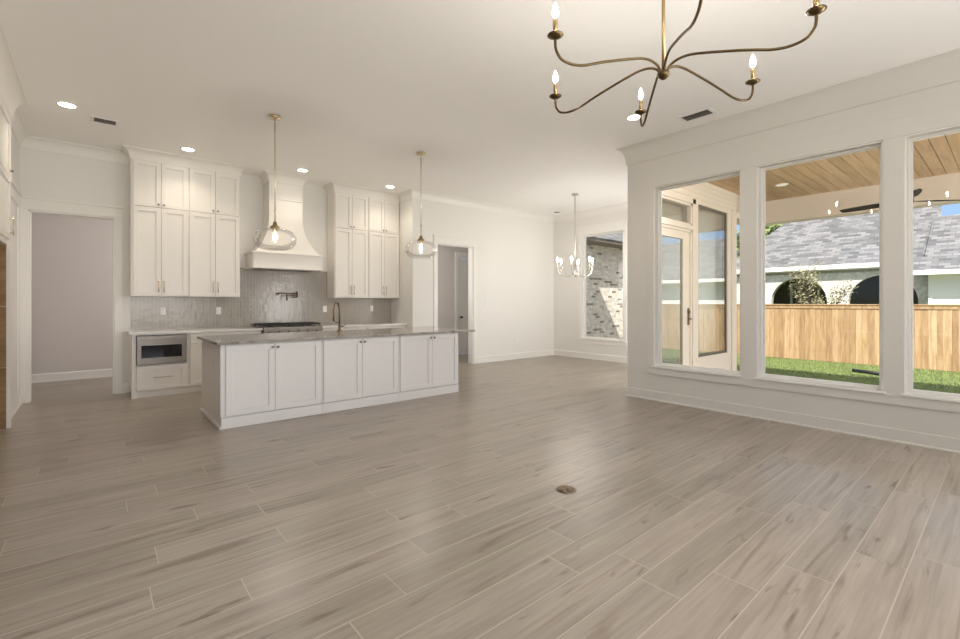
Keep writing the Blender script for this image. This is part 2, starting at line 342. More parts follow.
# halls behind the doorways
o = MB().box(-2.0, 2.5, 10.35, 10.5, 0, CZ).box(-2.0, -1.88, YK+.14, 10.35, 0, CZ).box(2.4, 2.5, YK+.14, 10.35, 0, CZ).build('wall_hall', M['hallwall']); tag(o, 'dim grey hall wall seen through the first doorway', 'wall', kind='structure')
DH = (7.0, 7.78, 0, 2.45)
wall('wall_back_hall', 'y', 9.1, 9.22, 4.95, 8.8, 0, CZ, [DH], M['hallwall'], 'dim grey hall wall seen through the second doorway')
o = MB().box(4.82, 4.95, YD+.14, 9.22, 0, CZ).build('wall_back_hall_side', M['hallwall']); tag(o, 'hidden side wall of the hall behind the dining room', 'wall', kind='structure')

# ------------------------------------------------------------------ trim
CROWN = [(0, 3.225), (.012, 3.225), (.014, 3.232)] + [(.014 + .096*(1-math.cos(q)), 3.232 + .218*math.sin(q)) for q in [PI/2*i/10 for i in range(1, 11)]] + [(.112, CZ), (0, CZ)]
SCROWN = [(0, 3.31), (.010, 3.31), (.012, 3.316)] + [(.012 + .078*(1-math.cos(q)), 3.316 + .134*math.sin(q)) for q in [PI/2*i/8 for i in range(1, 9)]] + [(.092, CZ), (0, CZ)]
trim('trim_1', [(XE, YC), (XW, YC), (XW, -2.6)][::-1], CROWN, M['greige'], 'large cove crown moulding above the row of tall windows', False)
trim('trim_2', [(XE, YC), (XE, YD), (XR, YD), (XR, 7.93)], SCROWN, M['trim'], 'crown moulding round the dining room ceiling')
trim('trim_3', [(.40, YK), (XL, YK), (XL, 6.84)], SCROWN, M['trim'], 'crown moulding above the first doorway')
BASE = [(0, 0), (.022, 0), (.022, .015), (.016, .02), (.016, .125), (.010, .14), (0, .14)]
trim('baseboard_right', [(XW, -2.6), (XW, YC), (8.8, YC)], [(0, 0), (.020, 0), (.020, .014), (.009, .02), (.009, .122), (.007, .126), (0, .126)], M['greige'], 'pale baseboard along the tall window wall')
trim('baseboard_dining', [(XE, YC), (XE, YD), (6.285, YD)], BASE, M['trim'], 'white baseboard round the dining room corner')
trim('baseboard_dining_post', [(5.15, YD), (XR, YD), (XR, 7.75)], BASE, M['trim'], 'white baseboard on the pier between kitchen run and second doorway')
trim('baseboard_left', [(XL, YK), (XL, 6.84)], BASE, M['trim'], 'white baseboard on the narrow left wall')
trim('baseboard_kitchen', [(.40, YK), (.318, YK)], BASE, M['trim'], 'short baseboard between first doorway and base cabinets')
trim('baseboard_hall', [(2.4, 10.35), (-1.88, 10.35)], BASE, M['trim'], 'baseboard on the hall wall in the first doorway')
trim('baseboard_back_hall', [(6.91, 9.1), (4.95, 9.1)], BASE, M['trim'], 'baseboard on the hall wall in the second doorway')

def cased_opening(name, label, x0, x1, zt, y, depth, cw=.09):
    t = MB(); yf = y - .02
    t.box(x0 - cw, x0, yf, y, 0, zt).box(x1, x1 + cw, yf, y, 0, zt)
    t.box(x0 - cw, x1 + cw, yf - .004, y, zt, zt + .135)
    o = t.build(name, M['trim'], bevel=.002); tag(o, label, 'door casing', kind='structure')
    c = MB().box(x0 - cw - .018, x1 + cw + .018, yf - .02, y, zt + .135, zt + .160).build('header_cap', M['trim'], o, .002)
    MB().box(x0, x0 + .018, y, y + depth, 0, zt).box(x1 - .018, x1, y, y + depth, 0, zt).box(x0, x1, y, y + depth, zt - .018, zt).build('jamb', M['trim'], o)
cased_opening('trim_4', 'white casing of the first doorway, left of the kitchen cabinets', D1[0], D1[1], D1[3], YK, .14)
cased_opening('trim_5', 'white casing of the second doorway, right of the kitchen', D2[0], D2[1], D2[3], YD, .14)
o = MB().box(XL, XL+.02, 7.18, 7.28, 0, 2.50).box(XL, XL+.02, 7.98, 8.08, 0, 2.50).box(XL, XL+.024, 7.18, 8.08, 2.5, 2.635).box(XL, XL+.04, 7.165, 8.095, 2.635, 2.66).build('trim_6', M['trim'], bevel=.002)
tag(o, 'white casing on the narrow left wall beside the first doorway', 'door casing', kind='structure')
MB().box(XL, XL+.008, 7.28, 7.98, .01, 2.5).build('door_panel', M['trim'], o)

# hall door in the second doorway
dr = thing('door_1', 'shaded white hall door with dark knob inside the second doorway', 'door', (7.39, 9.08, 0), kind='structure')
m_ = MB().box(7.02, 7.76, 9.12, 9.16, .01, 2.43); m_.build('door_leaf', M['trim'], dr, .002)
MB().box(6.91, 7.0, 9.08, 9.1, 0, 2.45).box(7.78, 7.87, 9.08, 9.1, 0, 2.45).box(6.91, 7.87, 9.076, 9.1, 2.45, 2.58).box(7.0, 7.02, 9.1, 9.2, 0, 2.45).box(7.76, 7.78, 9.1, 9.2, 0, 2.45).build('door_casing', M['trim'], dr, .002)
k = MB(); k.tube([(7.10, 9.12, .94), (7.10, 9.08, .94)], .012); k.tube([(7.10, 9.085, .94), (7.10, 9.07, .94), (7.10, 9.05, .94), (7.10, 9.04, .94)], [.012, .03, .03, .015], 14); kb = k.build('door_knob', M['black'], dr); kb['label'] = 'round black door knob'

# ------------------------------------------------------------------ windows of the right wall
tr = MB(); TX = XW - .016
tr.box(TX, XW, 3.125, 3.212, .37, WZ[1])
for (a, _), (_, b_) in zip(WIN, WIN[1:]): tr.box(TX, XW, b_, a, .37, WZ[1])
tr.box(TX, XW, -1.76, -1.66, .37, WZ[1])
o = tr.build('trim_7', M['greige'], bevel=.002); tag(o, 'flat shade-toned casing boards standing between the tall windows', 'trim', kind='structure')
o = MB().box(TX - .002, XW, -1.76, 3.212, WZ[1], 3.02).build('trim_8', M['greige'], bevel=.002); tag(o, 'long shade-toned header board above the tall windows', 'trim', kind='structure')
o = MB().box(TX - .002, XW, -1.76, 3.212, .35, .442).build('trim_9', M['greige'], bevel=.002); tag(o, 'long shade-toned apron board under the tall window sills', 'trim', kind='structure')
wl_ = ['tall window nearest the dining corner, showing the beige porch wall', 'middle tall window showing fence, arches and grey roof', 'tall window at the right edge of the view, showing white siding and sky', 'tall window beyond the right edge of the view']
for i, (a, b_) in enumerate(WIN):
    t = thing('window_%d' % (i+1), wl_[i], 'window', (XW+.1, (a+b_)/2, WZ[0]), kind='structure')
    fr = MB(); x0, x1 = 5.795, 5.855; fw = .034
    fr.box(x0, x1, a, a+fw, *WZ).box(x0, x1, b_-fw, b_, *WZ).box(x0, x1, a+fw, b_-fw, WZ[0], WZ[0]+fw).box(x0, x1, a+fw, b_-fw, WZ[1]-fw, WZ[1])
    g2 = .012; fr.box(x0+.02, x1-.02, a+fw, a+fw+g2, WZ[0]+fw, WZ[1]-fw).box(x0+.02, x1-.02, b_-fw-g2, b_-fw, WZ[0]+fw, WZ[1]-fw)
    fr.build('window_frame', M['white'], t, .003)
    MB().poly([(5.826, a+fw, WZ[0]+fw), (5.826, b_-fw, WZ[0]+fw), (5.826, b_-fw, WZ[1]-fw), (5.826, a+fw, WZ[1]-fw)]).build('glass_pane', M['pane'], t)
    MB().box(XW-.036, XW+.085, a-.02 if i < 3 else a, b_+.02, .442, .464).build('window_sill', M['trim'], t, .003)
    j = MB(); j.box(XW-.004, 5.795, a-.001, a+.014, *WZ).box(XW-.004, 5.795, b_-.014, b_+.001, *WZ).box(XW-.004, 5.795, a, b_, WZ[1]-.014, WZ[1]+.001); j.build('jamb_liner', M['trim'], t, .002)

# dining window
t = thing('window_5', 'single tall dining room window looking onto pale brick', 'window', (XE+.1, 6.09, .47), kind='structure'); a, b_ = 5.53, 6.65; z0, z1 = .47, 2.90
fr = MB(); fr.box(8.89, 8.95, a, a+.04, z0, z1).box(8.89, 8.95, b_-.04, b_, z0, z1).box(8.89, 8.95, a+.04, b_-.04, z0, z0+.04).box(8.89, 8.95, a+.04, b_-.04, z1-.04, z1); fr.build('window_frame', M['white'], t, .003)
MB().poly([(8.92, a+.04, z0+.04), (8.92, b_-.04, z0+.04), (8.92, b_-.04, z1-.04), (8.92, a+.04, z1-.04)]).build('glass_pane', M['pane'], t)
MB().box(XE-.036, XE+.09, a-.10, b_+.10, .448, .472).build('window_sill', M['trim'], t, .003)
MB().box(XE-.016, XE, a-.085, a, .472, z1).box(XE-.016, XE, b_, b_+.085, .472, z1).box(XE-.018, XE, a-.085, b_+.085, z1, 3.10).box(XE-.018, XE, a-.085, b_+.085, .355, .448).build('casing', M['trim'], t, .002)
MB().box(XE, 8.89, a, a+.012, z0, z1).box(XE, 8.89, b_-.012, b_, z0, z1).box(XE, 8.89, a, b_, z1-.012, z1).build('jamb_liner', M['trim'], t)

# window behind the camera
t = thing('window_6', 'wide window behind the camera', 'window', (1.6, -2.67, .5), kind='structure'); fr = MB()
for x in (-1.6, .5, 2.62, 4.74): fr.box(x, x+.06, -2.71, -2.64, .5, 2.8)
fr.box(-1.6, 4.8, -2.71, -2.64, .5, .56).box(-1.6, 4.8, -2.71, -2.64, 2.74, 2.8).build('window_frame', M['white'], t)
MB().poly([(-1.6, -2.67, .5), (4.8, -2.67, .5), (4.8, -2.67, 2.8), (-1.6, -2.67, 2.8)]).build('glass_pane', M['pane'], t)
t = thing('window_7', 'side window far left of the camera', 'window', (-3.13, 1.2, .55), kind='structure')
MB().box(-3.16, -3.09, -.6, -.54, .55, 2.75).box(-3.16, -3.09, 2.94, 3.0, .55, 2.75).box(-3.16, -3.09, -.6, 3.0, .55, .61).box(-3.16, -3.09, -.6, 3.0, 2.69, 2.75).box(-3.16, -3.09, 1.17, 1.23, .55, 2.75).build('window_frame', M['white'], t)
MB().poly([(-3.12, -.6, .55), (-3.12, 3.0, .55), (-3.12, 3.0, 2.75), (-3.12, -.6, 2.75)]).build('glass_pane', M['pane'], t)

# porch side: glass door with transom, tall window
t = thing('door_2', 'full glass porch door with transom seen through the first tall window', 'door', (6.74, 3.36, 0), kind='structure')
a, b_ = 6.20, 7.28
fr = MB(); fr.box(a, a+.04, 3.34, 3.5, 0, 2.46).box(b_-.04, b_, 3.34, 3.5, 0, 2.46).box(a, b_, 3.34, 3.5, 2.42, 2.46).box(a, b_, 3.32, 3.5, 2.46, 2.53)
fr.box(a, a+.04, 3.34, 3.5, 2.53, 2.88).box(b_-.04, b_, 3.34, 3.5, 2.53, 2.88).box(a, b_, 3.34, 3.5, 2.84, 2.88).box(a, b_, 3.34, 3.5, 2.53, 2.56)
fr.box(a-.1, a, 3.32, 3.34, 0, 2.96).box(b_, b_+.1, 3.32, 3.34, 0, 2.96).box(a-.1, b_+.1, 3.32, 3.34, 2.88, 2.98); fr.build('door_frame', M['siding_beige'], t, .002)
lf = MB(); lf.box(a+.04, a+.16, 3.36, 3.41, .02, 2.42).box(b_-.26, b_-.04, 3.36, 3.41, .02, 2.42).box(a+.16, b_-.26, 3.36, 3.41, .02, .26).box(a+.16, b_-.26, 3.36, 3.41, 2.30, 2.42); lf.build('door_leaf', M['siding_beige'], t, .003)
MB().poly([(a+.16, 3.385, .26), (b_-.26, 3.385, .26), (b_-.26, 3.385, 2.30), (a+.16, 3.385, 2.30)]).build('glass_pane', M['lowe'], t)
MB().poly([(a+.04, 3.40, 2.56), (b_-.04, 3.40, 2.56), (b_-.04, 3.40, 2.84), (a+.04, 3.40, 2.84)]).build('transom_pane', M['lowe'], t)
h_ = MB().box(7.20-.03, 7.20+.01, 3.345, 3.36, .95, 1.22); h_.tube([(7.18, 3.35, 1.05), (7.18, 3.30, 1.05), (7.08, 3.295, 1.05)], .011); h_.tube([(7.18, 3.36, 1.16), (7.18, 3.325, 1.16)], .022); hh = h_.build('door_handle', M['bronze'], t); hh['label'] = 'dark bronze lever handle and lock'
t = thing('window_8', 'dark framed exterior window beside the porch door', 'window', (8.03, 3.34, .42), kind='structure'); a, b_, z0, z1 = WINP
fr = MB(); 
fr.box(a, a+.04, 3.333, 3.40, z0, z1).box(b_-.04, b_, 3.333, 3.40, z0, z1).box(a, b_, 3.333, 3.40, z0, z0+.04).box(a, b_, 3.333, 3.40, z1-.04, z1); fr.build('window_frame', M['darkframe'], t, .003)
MB().poly([(a+.04, 3.345, z0+.04), (b_-.04, 3.345, z0+.04), (b_-.04, 3.345, z1-.04), (a+.04, 3.345, z1-.04)]).build('glass_pane', M['lowe'], t)
MB().box(a-.08, a, 3.318, 3.34, z0-.06, z1+.08).box(b_, b_+.11, 3.318, 3.34, z0-.06, z1+.08).box(a, b_, 3.318, 3.34, z1, z1+.08).box(a-.07, b_+.11, 3.31, 3.34, z0-.06, z0).build('exterior_casing', M['siding_beige'], t, .002)
o = MB().box(8.82, 8.98, 3.315, 3.345, -.3, 2.98).box(8.98, 9.02, 3.315, 3.52, -.3, 3.3).build('trim_10', M['siding_beige'], bevel=.002); tag(o, 'beige corner board at the end of the porch wall', 'trim', kind='structure')
o = MB().box(5.9, 9.3, 3.31, 3.345, 2.98, 3.3).build('trim_11', M['siding_beige'], bevel=.002); tag(o, 'beige frieze board above the porch door', 'trim', kind='structure')
rm = MB()
for zz in (3.06, 3.14, 3.22): rm.box(5.9, 9.3, 3.300, 3.312, zz, zz+.012)
rm.build('bead', M['siding_beige'], o)

# ------------------------------------------------------------------ cabinets
def shaker(mb, f, u0, u1, v0, v1, st=.058, t=.022, rc=.014):
    # f(u, v, w) -> xyz, w outwards from the carcass
    def b(ua, ub, va, vb, wa, wb):
        p, q = f(ua, va, wa), f(ub, vb, wb); mb.box(p[0], q[0], p[1], q[1], p[2], q[2])
    b(u0, u0+st, v0, v1, 0, t); b(u1-st, u1, v0, v1, 0, t); b(u0+st, u1-st, v0, v0+st, 0, t); b(u0+st, u1-st, v1-st, v1, 0, t); b(u0+st, u1-st, v0+st, v1-st, 0, t-rc)
    return mb
def knob(parent, f, u, v, w, m, r=.0125):
    k = MB(); pts = [f(u, v, w), f(u, v, w+.012), f(u, v, w+.016), f(u, v, w+.026), f(u, v, w+.030)]
    k.tube(pts, [.006, .006, r, r, r*.6], 12); return k.build('knob', m, parent)
def pull(parent, f, u, v0, v1, w, m, horizontal=False):
    k = MB(); g = (lambda a, c: f(a, u, c)) if horizontal else (lambda a, c: f(u, a, c)); L = v1 - v0
    k.tube([g(v0, w+.028), g(v1, w+.028)], .0055, 8)
    for e in (v0+.12*L, v1-.12*L): k.tube([g(e, w), g(e, w+.028)], .0045, 8)
    return k.build('pull_handle', m, parent)
UZ0, UZD, UZ1 = 1.395, 2.668, 3.315
UY = 8.0           # carcass front of upper cabinets
def upper(x0, x1, label, endl=0, endr=0):
    t = thing('upper_cabinet', label, 'cabinet', ((x0+x1)/2, 8.17, UZ0), 'white upper cabinets')
    MB().box(x0, x1, UY, YK-.012, UZ0, UZ1).build('cabinet_body', M['cabinet'], t, .002)
    f = lambda u, v, w: (u, UY - w, v); g = .012; a, b_ = x0 + g + endl, x1 - g - endr; mid = (a+b_)/2
    for (u0, u1, side) in ((a, mid-.0025, 1), (mid+.0025, b_, -1)):
        d = shaker(MB(), f, u0, u1, UZ0+.012, UZD-.004).build('lower_door', M['cabinet'], t, .0015)
        ku = u1-.03 if side > 0 else u0+.03
        pull(d, f, ku, UZ0+.06, UZ0+.23, .02, M['lightbrass'])
        d = shaker(MB(), f, u0, u1, UZD+.006, UZ1-.004).build('upper_door', M['cabinet'], t, .0015)
        knob(d, f, ku, UZD+.045, .02, M['bronze'])
    return t
upper(.40, 1.085, 'white upper cabinet above the built in microwave, next to the first doorway', endl=.015)
upper(1.085, 1.785, 'white upper cabinet just left of the range hood')
upper(3.335, 4.0, 'white upper cabinet just right of the range hood')
upper(4.0, XR-.004, 'white upper cabinet against the right return wall')
trim('trim_12', [(.40, YK), (.40, 7.985), (1.785, 7.985), (1.785, YK)][::-1], SCROWN, M['cabinet'], 'crown moulding on top of the upper cabinets left of the hood')
trim('trim_13', [(3.335, YK), (3.335, 7.985), (XR, 7.985)][::-1], SCROWN, M['cabinet'], 'crown moulding on top of the upper cabinets right of the hood')

# backsplash
o = MB().box(.42, XR-.002, YK-.010, YK, .9, UZ0).box(1.787, 3.333, YK-.010, YK, UZ0, 1.885).build('wall_tile', M['tile']); tag(o, 'glossy greige vertical tile backsplash behind the counter', 'backsplash', kind='structure')

# range hood
hx = 2.492
t = thing('range_hood', 'white flared wooden range hood above the cooktop', 'range hood', (hx, 8.05, 1.86))
MB().box(hx-.55, hx+.55, 7.84, YK-.012, 1.885, 2.10).build('hood_apron', M['cabinet'], t, .003)
MB().box(hx-.566, hx+.566, 7.822, YK-.012, 1.862, 1.888).build('bottom_lip', M['cabinet'], t, .003)
MB().box(hx-.572, hx+.572, 7.818, YK-.012, 2.10, 2.128).build('top_lip', M['cabinet'], t, .004)
rings = []
for i in range(15):
    s_ = i/14; z = 2.128 + s_*.70; c = (1-s_)**2.6
    w = .272 + .245*c; yf = 7.99 - .135*c
    rings.append([(hx-w, yf, z), (hx+w, yf, z), (hx+w, YK-.012, z), (hx-w, YK-.012, z)])
rings.append([(hx-.272, 7.99, 3.31), (hx+.272, 7.99, 3.31), (hx+.272, YK-.012, 3.31), (hx-.272, YK-.012, 3.31)])
mb = MB().rings(rings, True, False); mb.build('flared_body', M['cabinet'], t)
MB().box(hx-.280, hx+.280, 7.982, YK-.012, 3.03, 3.05).build('band', M['cabinet'], t, .003)
MB().box(hx-.45, hx+.45, 7.9, 8.28, 1.855, 1.864).build('filter_panel', M['steel'], t)
trim('trim_14', [(hx-.272, YK), (hx-.272, 7.99), (hx+.272, 7.99), (hx+.272, YK)][::-1], SCROWN, M['cabinet'], 'crown moulding at the top of the range hood')
o['label'] = o['label']

# base run
FY = 7.74    # carcass front
fB = lambda u, v, w: (u, FY - w, v)
def base_body(x0, x1, t, end=False):
    MB().box(x0, x1, FY, YK-.012, .09, .866).build('cabinet_body', M['cabinet'], t, .002)
    MB().box(x0, x1, FY+.025 if not end else FY+.012, YK-.02, 0, .09).build('toe_kick', M['cabinet'], t, .002)
t = thing('base_cabinet', 'white base cabinet holding the microwave drawer at the left end', 'cabinet', (.73, 8.0, 0), 'white base cabinets along the back wall')
MB().box(.40, .444, FY-.004, YK-.012, .09, .866).box(1.03, 1.06, FY, YK-.012, .09, .866).box(.444, 1.03, FY, YK-.012, .09, .448).box(.444, 1.03, 8.22, YK-.012, .448, .866).box(.444, 1.03, FY, YK-.012, .852, .866).build('cabinet_body', M['cabinet'], t, .002)
MB().box(.42, 1.06, FY+.02, YK-.02, 0, .09).box(.396, .46, FY-.012, FY+.05, 0, .095).build('toe_kick', M['cabinet'], t, .003)
d = shaker(MB(), fB, .45, 1.025, .105, .432).build('drawer', M['cabinet'], t, .0015); pull(d, fB, .27, .63, .85, .02, M['lightbrass'], True)
t = thing('microwave_drawer', 'stainless built in microwave drawer with black glass window', 'microwave', (.737, 7.9, .45))
MB().box(.448, 1.026, 7.70, 8.20, .452, .848).build('body', M['steel'], t, .004)
MB().box(.50, .965, 7.694, 7.702, .545, .715).build('window', M['blackglass'], t, .002)
MB().box(.452, 1.022, 7.692, 7.701, .795, .838).build('control_strip', M['steel'], t, .002)
m_ = MB().box(.56, .88, 7.690, 7.697, .785, .793); m_.build('grip_slot', M['bronze'], t)
def base2(x0, x1, label):
    t = thing('base_cabinet', label, 'cabinet', ((x0+x1)/2, 8.0, 0), 'white base cabinets along the back wall'); base_body(x0, x1, t)
    mid = (x0+x1)/2
    for u0, u1, s in ((x0+.012, mid-.002, 1), (mid+.002, x1-.012, -1)):
        d = shaker(MB(), fB, u0, u1, .105, .70).build('door', M['cabinet'], t, .0015); knob(d, fB, (u1-.03) if s > 0 else (u0+.03), .65, .02, M['bronze'])
        d = shaker(MB(), fB, u0, u1, .71, .855, .035).build('drawer', M['cabinet'], t, .0015); pull(d, fB, .783, (u0+u1)/2-.06, (u0+u1)/2+.06, .02, M['lightbrass'], True)
base2(1.06, 2.03, 'white base cabinet between the microwave drawer and the cooktop')
base2(3.0, 3.84, 'white base cabinet just right of the cooktop, behind the island')
base2(3.84, XR-.004, 'white base cabinet against the right return wall, behind the island')
t = thing('base_cabinet', 'white base cabinet under the cooktop, hidden behind the island', 'cabinet', (2.515, 8.0, 0), 'white base cabinets along the back wall')
MB().box(2.03, 3.0, FY, YK-.012, .09, .74).build('cabinet_body', M['cabinet'], t); MB().box(2.03, 3.0, FY+.025, YK-.02, 0, .09).build('toe_kick', M['cabinet'], t)
for u0, u1 in ((2.042, 2.513), (2.517, 2.988)): d = shaker(MB(), fB, u0, u1, .105, .72).build('door', M['cabinet'], t, .0015); knob(d, fB, u1-.03 if u0 < 2.3 else u0+.03, .67, .02, M['bronze'])
o = MB().box(.372, 2.04, 7.692, YK-.010, .868, .900).build('countertop', M['quartz'], bevel=.003); tag(o, 'white counter left of the cooktop, over the microwave', 'countertop', 'white back counters')
o = MB().box(2.99, XR-.002, 7.692, YK-.010, .868, .900).build('countertop', M['quartz'], bevel=.003); tag(o, 'white counter right of the cooktop, ending at the return wall', 'countertop', 'white back counters')

# cooktop
t = thing('cooktop', 'stainless gas cooktop with black iron grates under the hood', 'cooktop', (2.515, 8.0, .742))
MB().box(2.043, 2.987, 7.66, 8.30, .745, .915).build('body', M['steel'], t, .006)
MB().box(2.043, 2.987, 8.26, 8.32, .915, .955).build('back_trim', M['steel'], t, .004)
for i in range(3):
    g = MB(); xa = 2.055 + i*.31; xb = xa + .30
    for q in range(5): xx = xa + .012 + q*(xb-xa-.024)/4; g.box(xx-.006, xx+.006, 7.72, 8.25, .945, .962)
    for yy in (7.72, 7.98, 8.235): g.box(xa, xb, yy, yy+.014, .935, .958)
    for xx in (xa+.004, xb-.016):
        for yy in (7.73, 8.22): g.box(xx, xx+.012, yy, yy+.012, .915, .94)
    g.build('grate', M['black'], t, .002)
    for yy in (7.86, 8.11): MB().lathe([(.045, .915), (.045, .922), (.03, .924), (.03, .932), (.01, .934)], (xa+.15, yy, 0), 18).build('burner', M['black'], t)
for i in range(6):
    xx = 2.13 + i*.154; k = MB(); k.tube([(xx, 7.66, .83), (xx, 7.645, .83), (xx, 7.62, .83)], [.022, .02, .018], 14); k.build('control_knob', M['steel'], t)

# pot filler
t = thing('pot_filler', 'bronze folding pot filler tap on the tile above the cooktop', 'tap', (2.500, 8.33, 1.40))
p = MB(); p.tube([(2.450, 8.33, 1.46), (2.450, 8.315, 1.46)], .03, 16); p.build('wall_flange', M['bronze'], t)
p = MB(); p.tube([(2.450, 8.32, 1.46), (2.450, 8.26, 1.46), (2.450, 8.26, 1.475)], .012, 10); p.tube([(2.450, 8.26, 1.47), (2.750, 8.24, 1.47)], .011, 10); p.build('arm', M['bronze'], t)
p = MB(); p.tube([(2.750, 8.24, 1.50), (2.750, 8.24, 1.40)], .015, 12); p.tube([(2.750, 8.24, 1.435), (2.560, 8.18, 1.435)], .011, 10); p.build('folding_arm', M['bronze'], t)
p = MB(); p.tube([(2.560, 8.18, 1.45), (2.560, 8.18, 1.41), (2.560, 8.18, 1.345)], [.015, .014, .011], 12); p.build('spout', M['bronze'], t)
p = MB(); p.tube([(2.710, 8.19, 1.40), (2.640, 8.17, 1.40)], .007, 8); p.tube([(2.750, 8.24, 1.40), (2.710, 8.19, 1.40)], .01, 8); p.build('lever', M['bronze'], t)

# outlets and switches
def plate(name, label, cat, c, axis, w=.07, h=.115, gang=1, group=None, pm='white'):
    x, y, z = c; t = thing(name, label, cat, (x, y, z - h/2), group)
    th = .006
    def b(u0, u1, v0, v1, w0, w1):
        if axis == '-y': return MB().box(x+u0, x+u1, y-w1, y-w0, z+v0, z+v1)
        return MB().box(x-w1, x-w0, y+u0, y+u1, z+v0, z+v1)
    b(-w*gang/2, w*gang/2, -h/2, h/2, 0, th).build('cover_plate', M[pm], t, .002)
    for k in range(gang):
        u = (k - (gang-1)/2)*.05
        if 'switch' in name: b(u-.016, u+.016, -.033, .033, th, th+.003).build('rocker', M[pm], t, .001)
        else:
            for v in (-.02, .02): b(u-.016, u+.016, v-.014, v+.014, th, th+.002).build('socket', M[pm], t, .001)
    return t
G = 'outlets on the tile backsplash'
plate('wall_outlet', 'white outlet on the tile above the microwave drawer', 'outlet', (.805, YK-.010, 1.175), '-y', group=G)
plate('wall_outlet', 'white outlet on the tile just left of the cooktop', 'outlet', (1.545, YK-.010, 1.175), '-y', group=G)
plate('wall_outlet', 'white outlet on the tile just right of the cooktop', 'outlet', (3.29, YK-.010, 1.19), '-y', group=G)
plate('wall_outlet', 'white outlet on the tile beneath the far right upper cabinet', 'outlet', (4.24, YK-.010, 1.19), '-y', group=G)
plate('wall_switch', 'small white switch on the dining wall beside the second doorway', 'switch', (6.58, YD, 1.31), '-y')
plate('wall_outlet', 'white outlet low on the bright dining back wall', 'outlet', (7.50, YD, .44), '-y')
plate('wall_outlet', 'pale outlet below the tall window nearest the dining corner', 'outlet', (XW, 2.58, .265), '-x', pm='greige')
plate('wall_outlet', 'pale outlet on the left end panel of the island', 'outlet', (1.0, 5.75, .62), '-x', pm='island')

# ------------------------------------------------------------------ island
IY = 5.285
fI = lambda u, v, w: (u, IY - w, v)
segs = [(1.0, 2.052, 1.043, 1.5235, 2.034, 'white island cabinet at the left end, nearest the microwave'), (2.052, 3.079, 2.069, 2.5525, 3.06, 'white island cabinet in the middle of the three'), (3.079, 4.072, 3.097, 3.602, 4.06, 'white island cabinet under the overhanging counter end')]
for x0, x1, a, mid, b_, lab in segs:
    t = thing('island_cabinet', lab, 'cabinet', ((x0+x1)/2, 5.8, 0), 'island cabinets')
    MB().box(x0+.001, x1-.001, IY, 6.36, .118, .870).build('cabinet_body', M['island'], t, .002)
    MB().box(x0+.001, x1-.001, IY-.016, 6.35, 0, .116).build('toe_board', M['island'], t, .003)
    for u0, u1, s in ((a, mid-.002, 1), (mid+.002, b_, -1)):
        d = shaker(MB(), fI, u0, u1, .126, .858, .062, .022, .014).build('door', M['island'], t, .0015)
        knob(d, fI, (u1-.026) if s > 0 else (u0+.026), .818, .02, M['steel'], .014)
    if x0 == 1.0:
        MB().box(.992, 1.0, IY-.018, IY+.05, .118, .87).box(.984, 1.0, IY-.016, 6.36, 0, .03).build('end_trim', M['island'], t, .002)
o = MB().box(.955, 4.36, 5.235, 6.42, .871, .901).build('island_countertop', M['stone'], bevel=.004); tag(o, 'polished grey stone countertop lying on the island', 'countertop')
t = thing('faucet', 'tall bronze gooseneck faucet on the island countertop', 'faucet', (2.69, 6.27, .901))
MB().lathe([(.028, .901), (.028, .915), (.018, .922), (.018, .99), (.013, .995)], (2.69, 6.27, 0), 18).build('base', M['bronze'], t)
pts = [(2.69, 6.27, .98), (2.69, 6.27, 1.17)] + [(2.69 - .06 + .06*math.cos(q), 6.27 - .04 + .04*math.cos(q), 1.17 + .14*math.sin(q)) for q in [PI*i/10 for i in range(1, 10)]] + [(2.57, 6.19, 1.17), (2.572, 6.19, 1.14)]
p = MB(); p.tube(pts, .012, 10); p.build('gooseneck', M['bronze'], t)
p = MB(); p.tube([(2.572, 6.19, 1.15), (2.575, 6.192, 1.09), (2.578, 6.195, 1.045)], [.014, .018, .017], 12); p.build('spray_head', M['bronze'], t)
p = MB(); p.tube([(2.69, 6.27, .96), (2.735, 6.25, .965), (2.775, 6.23, 1.0)], [.010, .007, .006], 8); p.build('lever', M['bronze'], t)
p = MB(); p.tube([(2.69, 6.27, 1.02), (2.63, 6.23, 1.03), (2.585, 6.2, 1.05)], .006, 8); p.build('docking_arm', M['bronze'], t)

# ------------------------------------------------------------------ refrigerator cabinet on the left
t = thing('refrigerator_cabinet', 'tall white built in cabinet with empty wood lined niche at the left edge', 'cabinet', (-1.0, 5.6, 0))
PX = -.655
MB().box(-1.39, PX, 6.772, 6.835, 0, 3.31).build('side_panel', M['cabinet'], t, .002)
MB().box(-1.39, PX, 4.42, 4.48, 0, 3.31).build('side_panel', M['cabinet'], t, .002)
MB().box(-1.39, PX-.02, 4.48, 6.772, 1.90, 3.31).build('cabinet_body', M['cabinet'], t, .002)
nb = MB(); 
for k in range(3): nb.box(-1.36, PX-.03, 6.757, 6.771, .0 + k*.634, .630 + k*.634)
nb.box(-1.385, -1.37, 4.48, 6.757, 0, 1.9); n_ = nb.build('niche_lining', M['niche'], t); n_['label'] = 'raw brown plywood lining of the niche'
fL = lambda u, v, w: (PX - .02 + w, u, v)
for u0, u1, s in ((4.50, 5.255, 1), (5.26, 6.01, -1), (6.015, 6.765, 1)):
    d = shaker(MB(), fL, u0, u1, 1.955, 2.60).build('lower_door', M['cabinet'], t, .0015); pull(d, fL, u1-.06 if s > 0 else u0+.06, 2.0, 2.19, .02, M['lightbrass'])
    d = shaker(MB(), fL, u0, u1, 2.61, 3.20).build('upper_door', M['cabinet'], t, .0015); knob(d, fL, u1-.06 if s > 0 else u0+.06, 2.66, .02, M['bronze'])
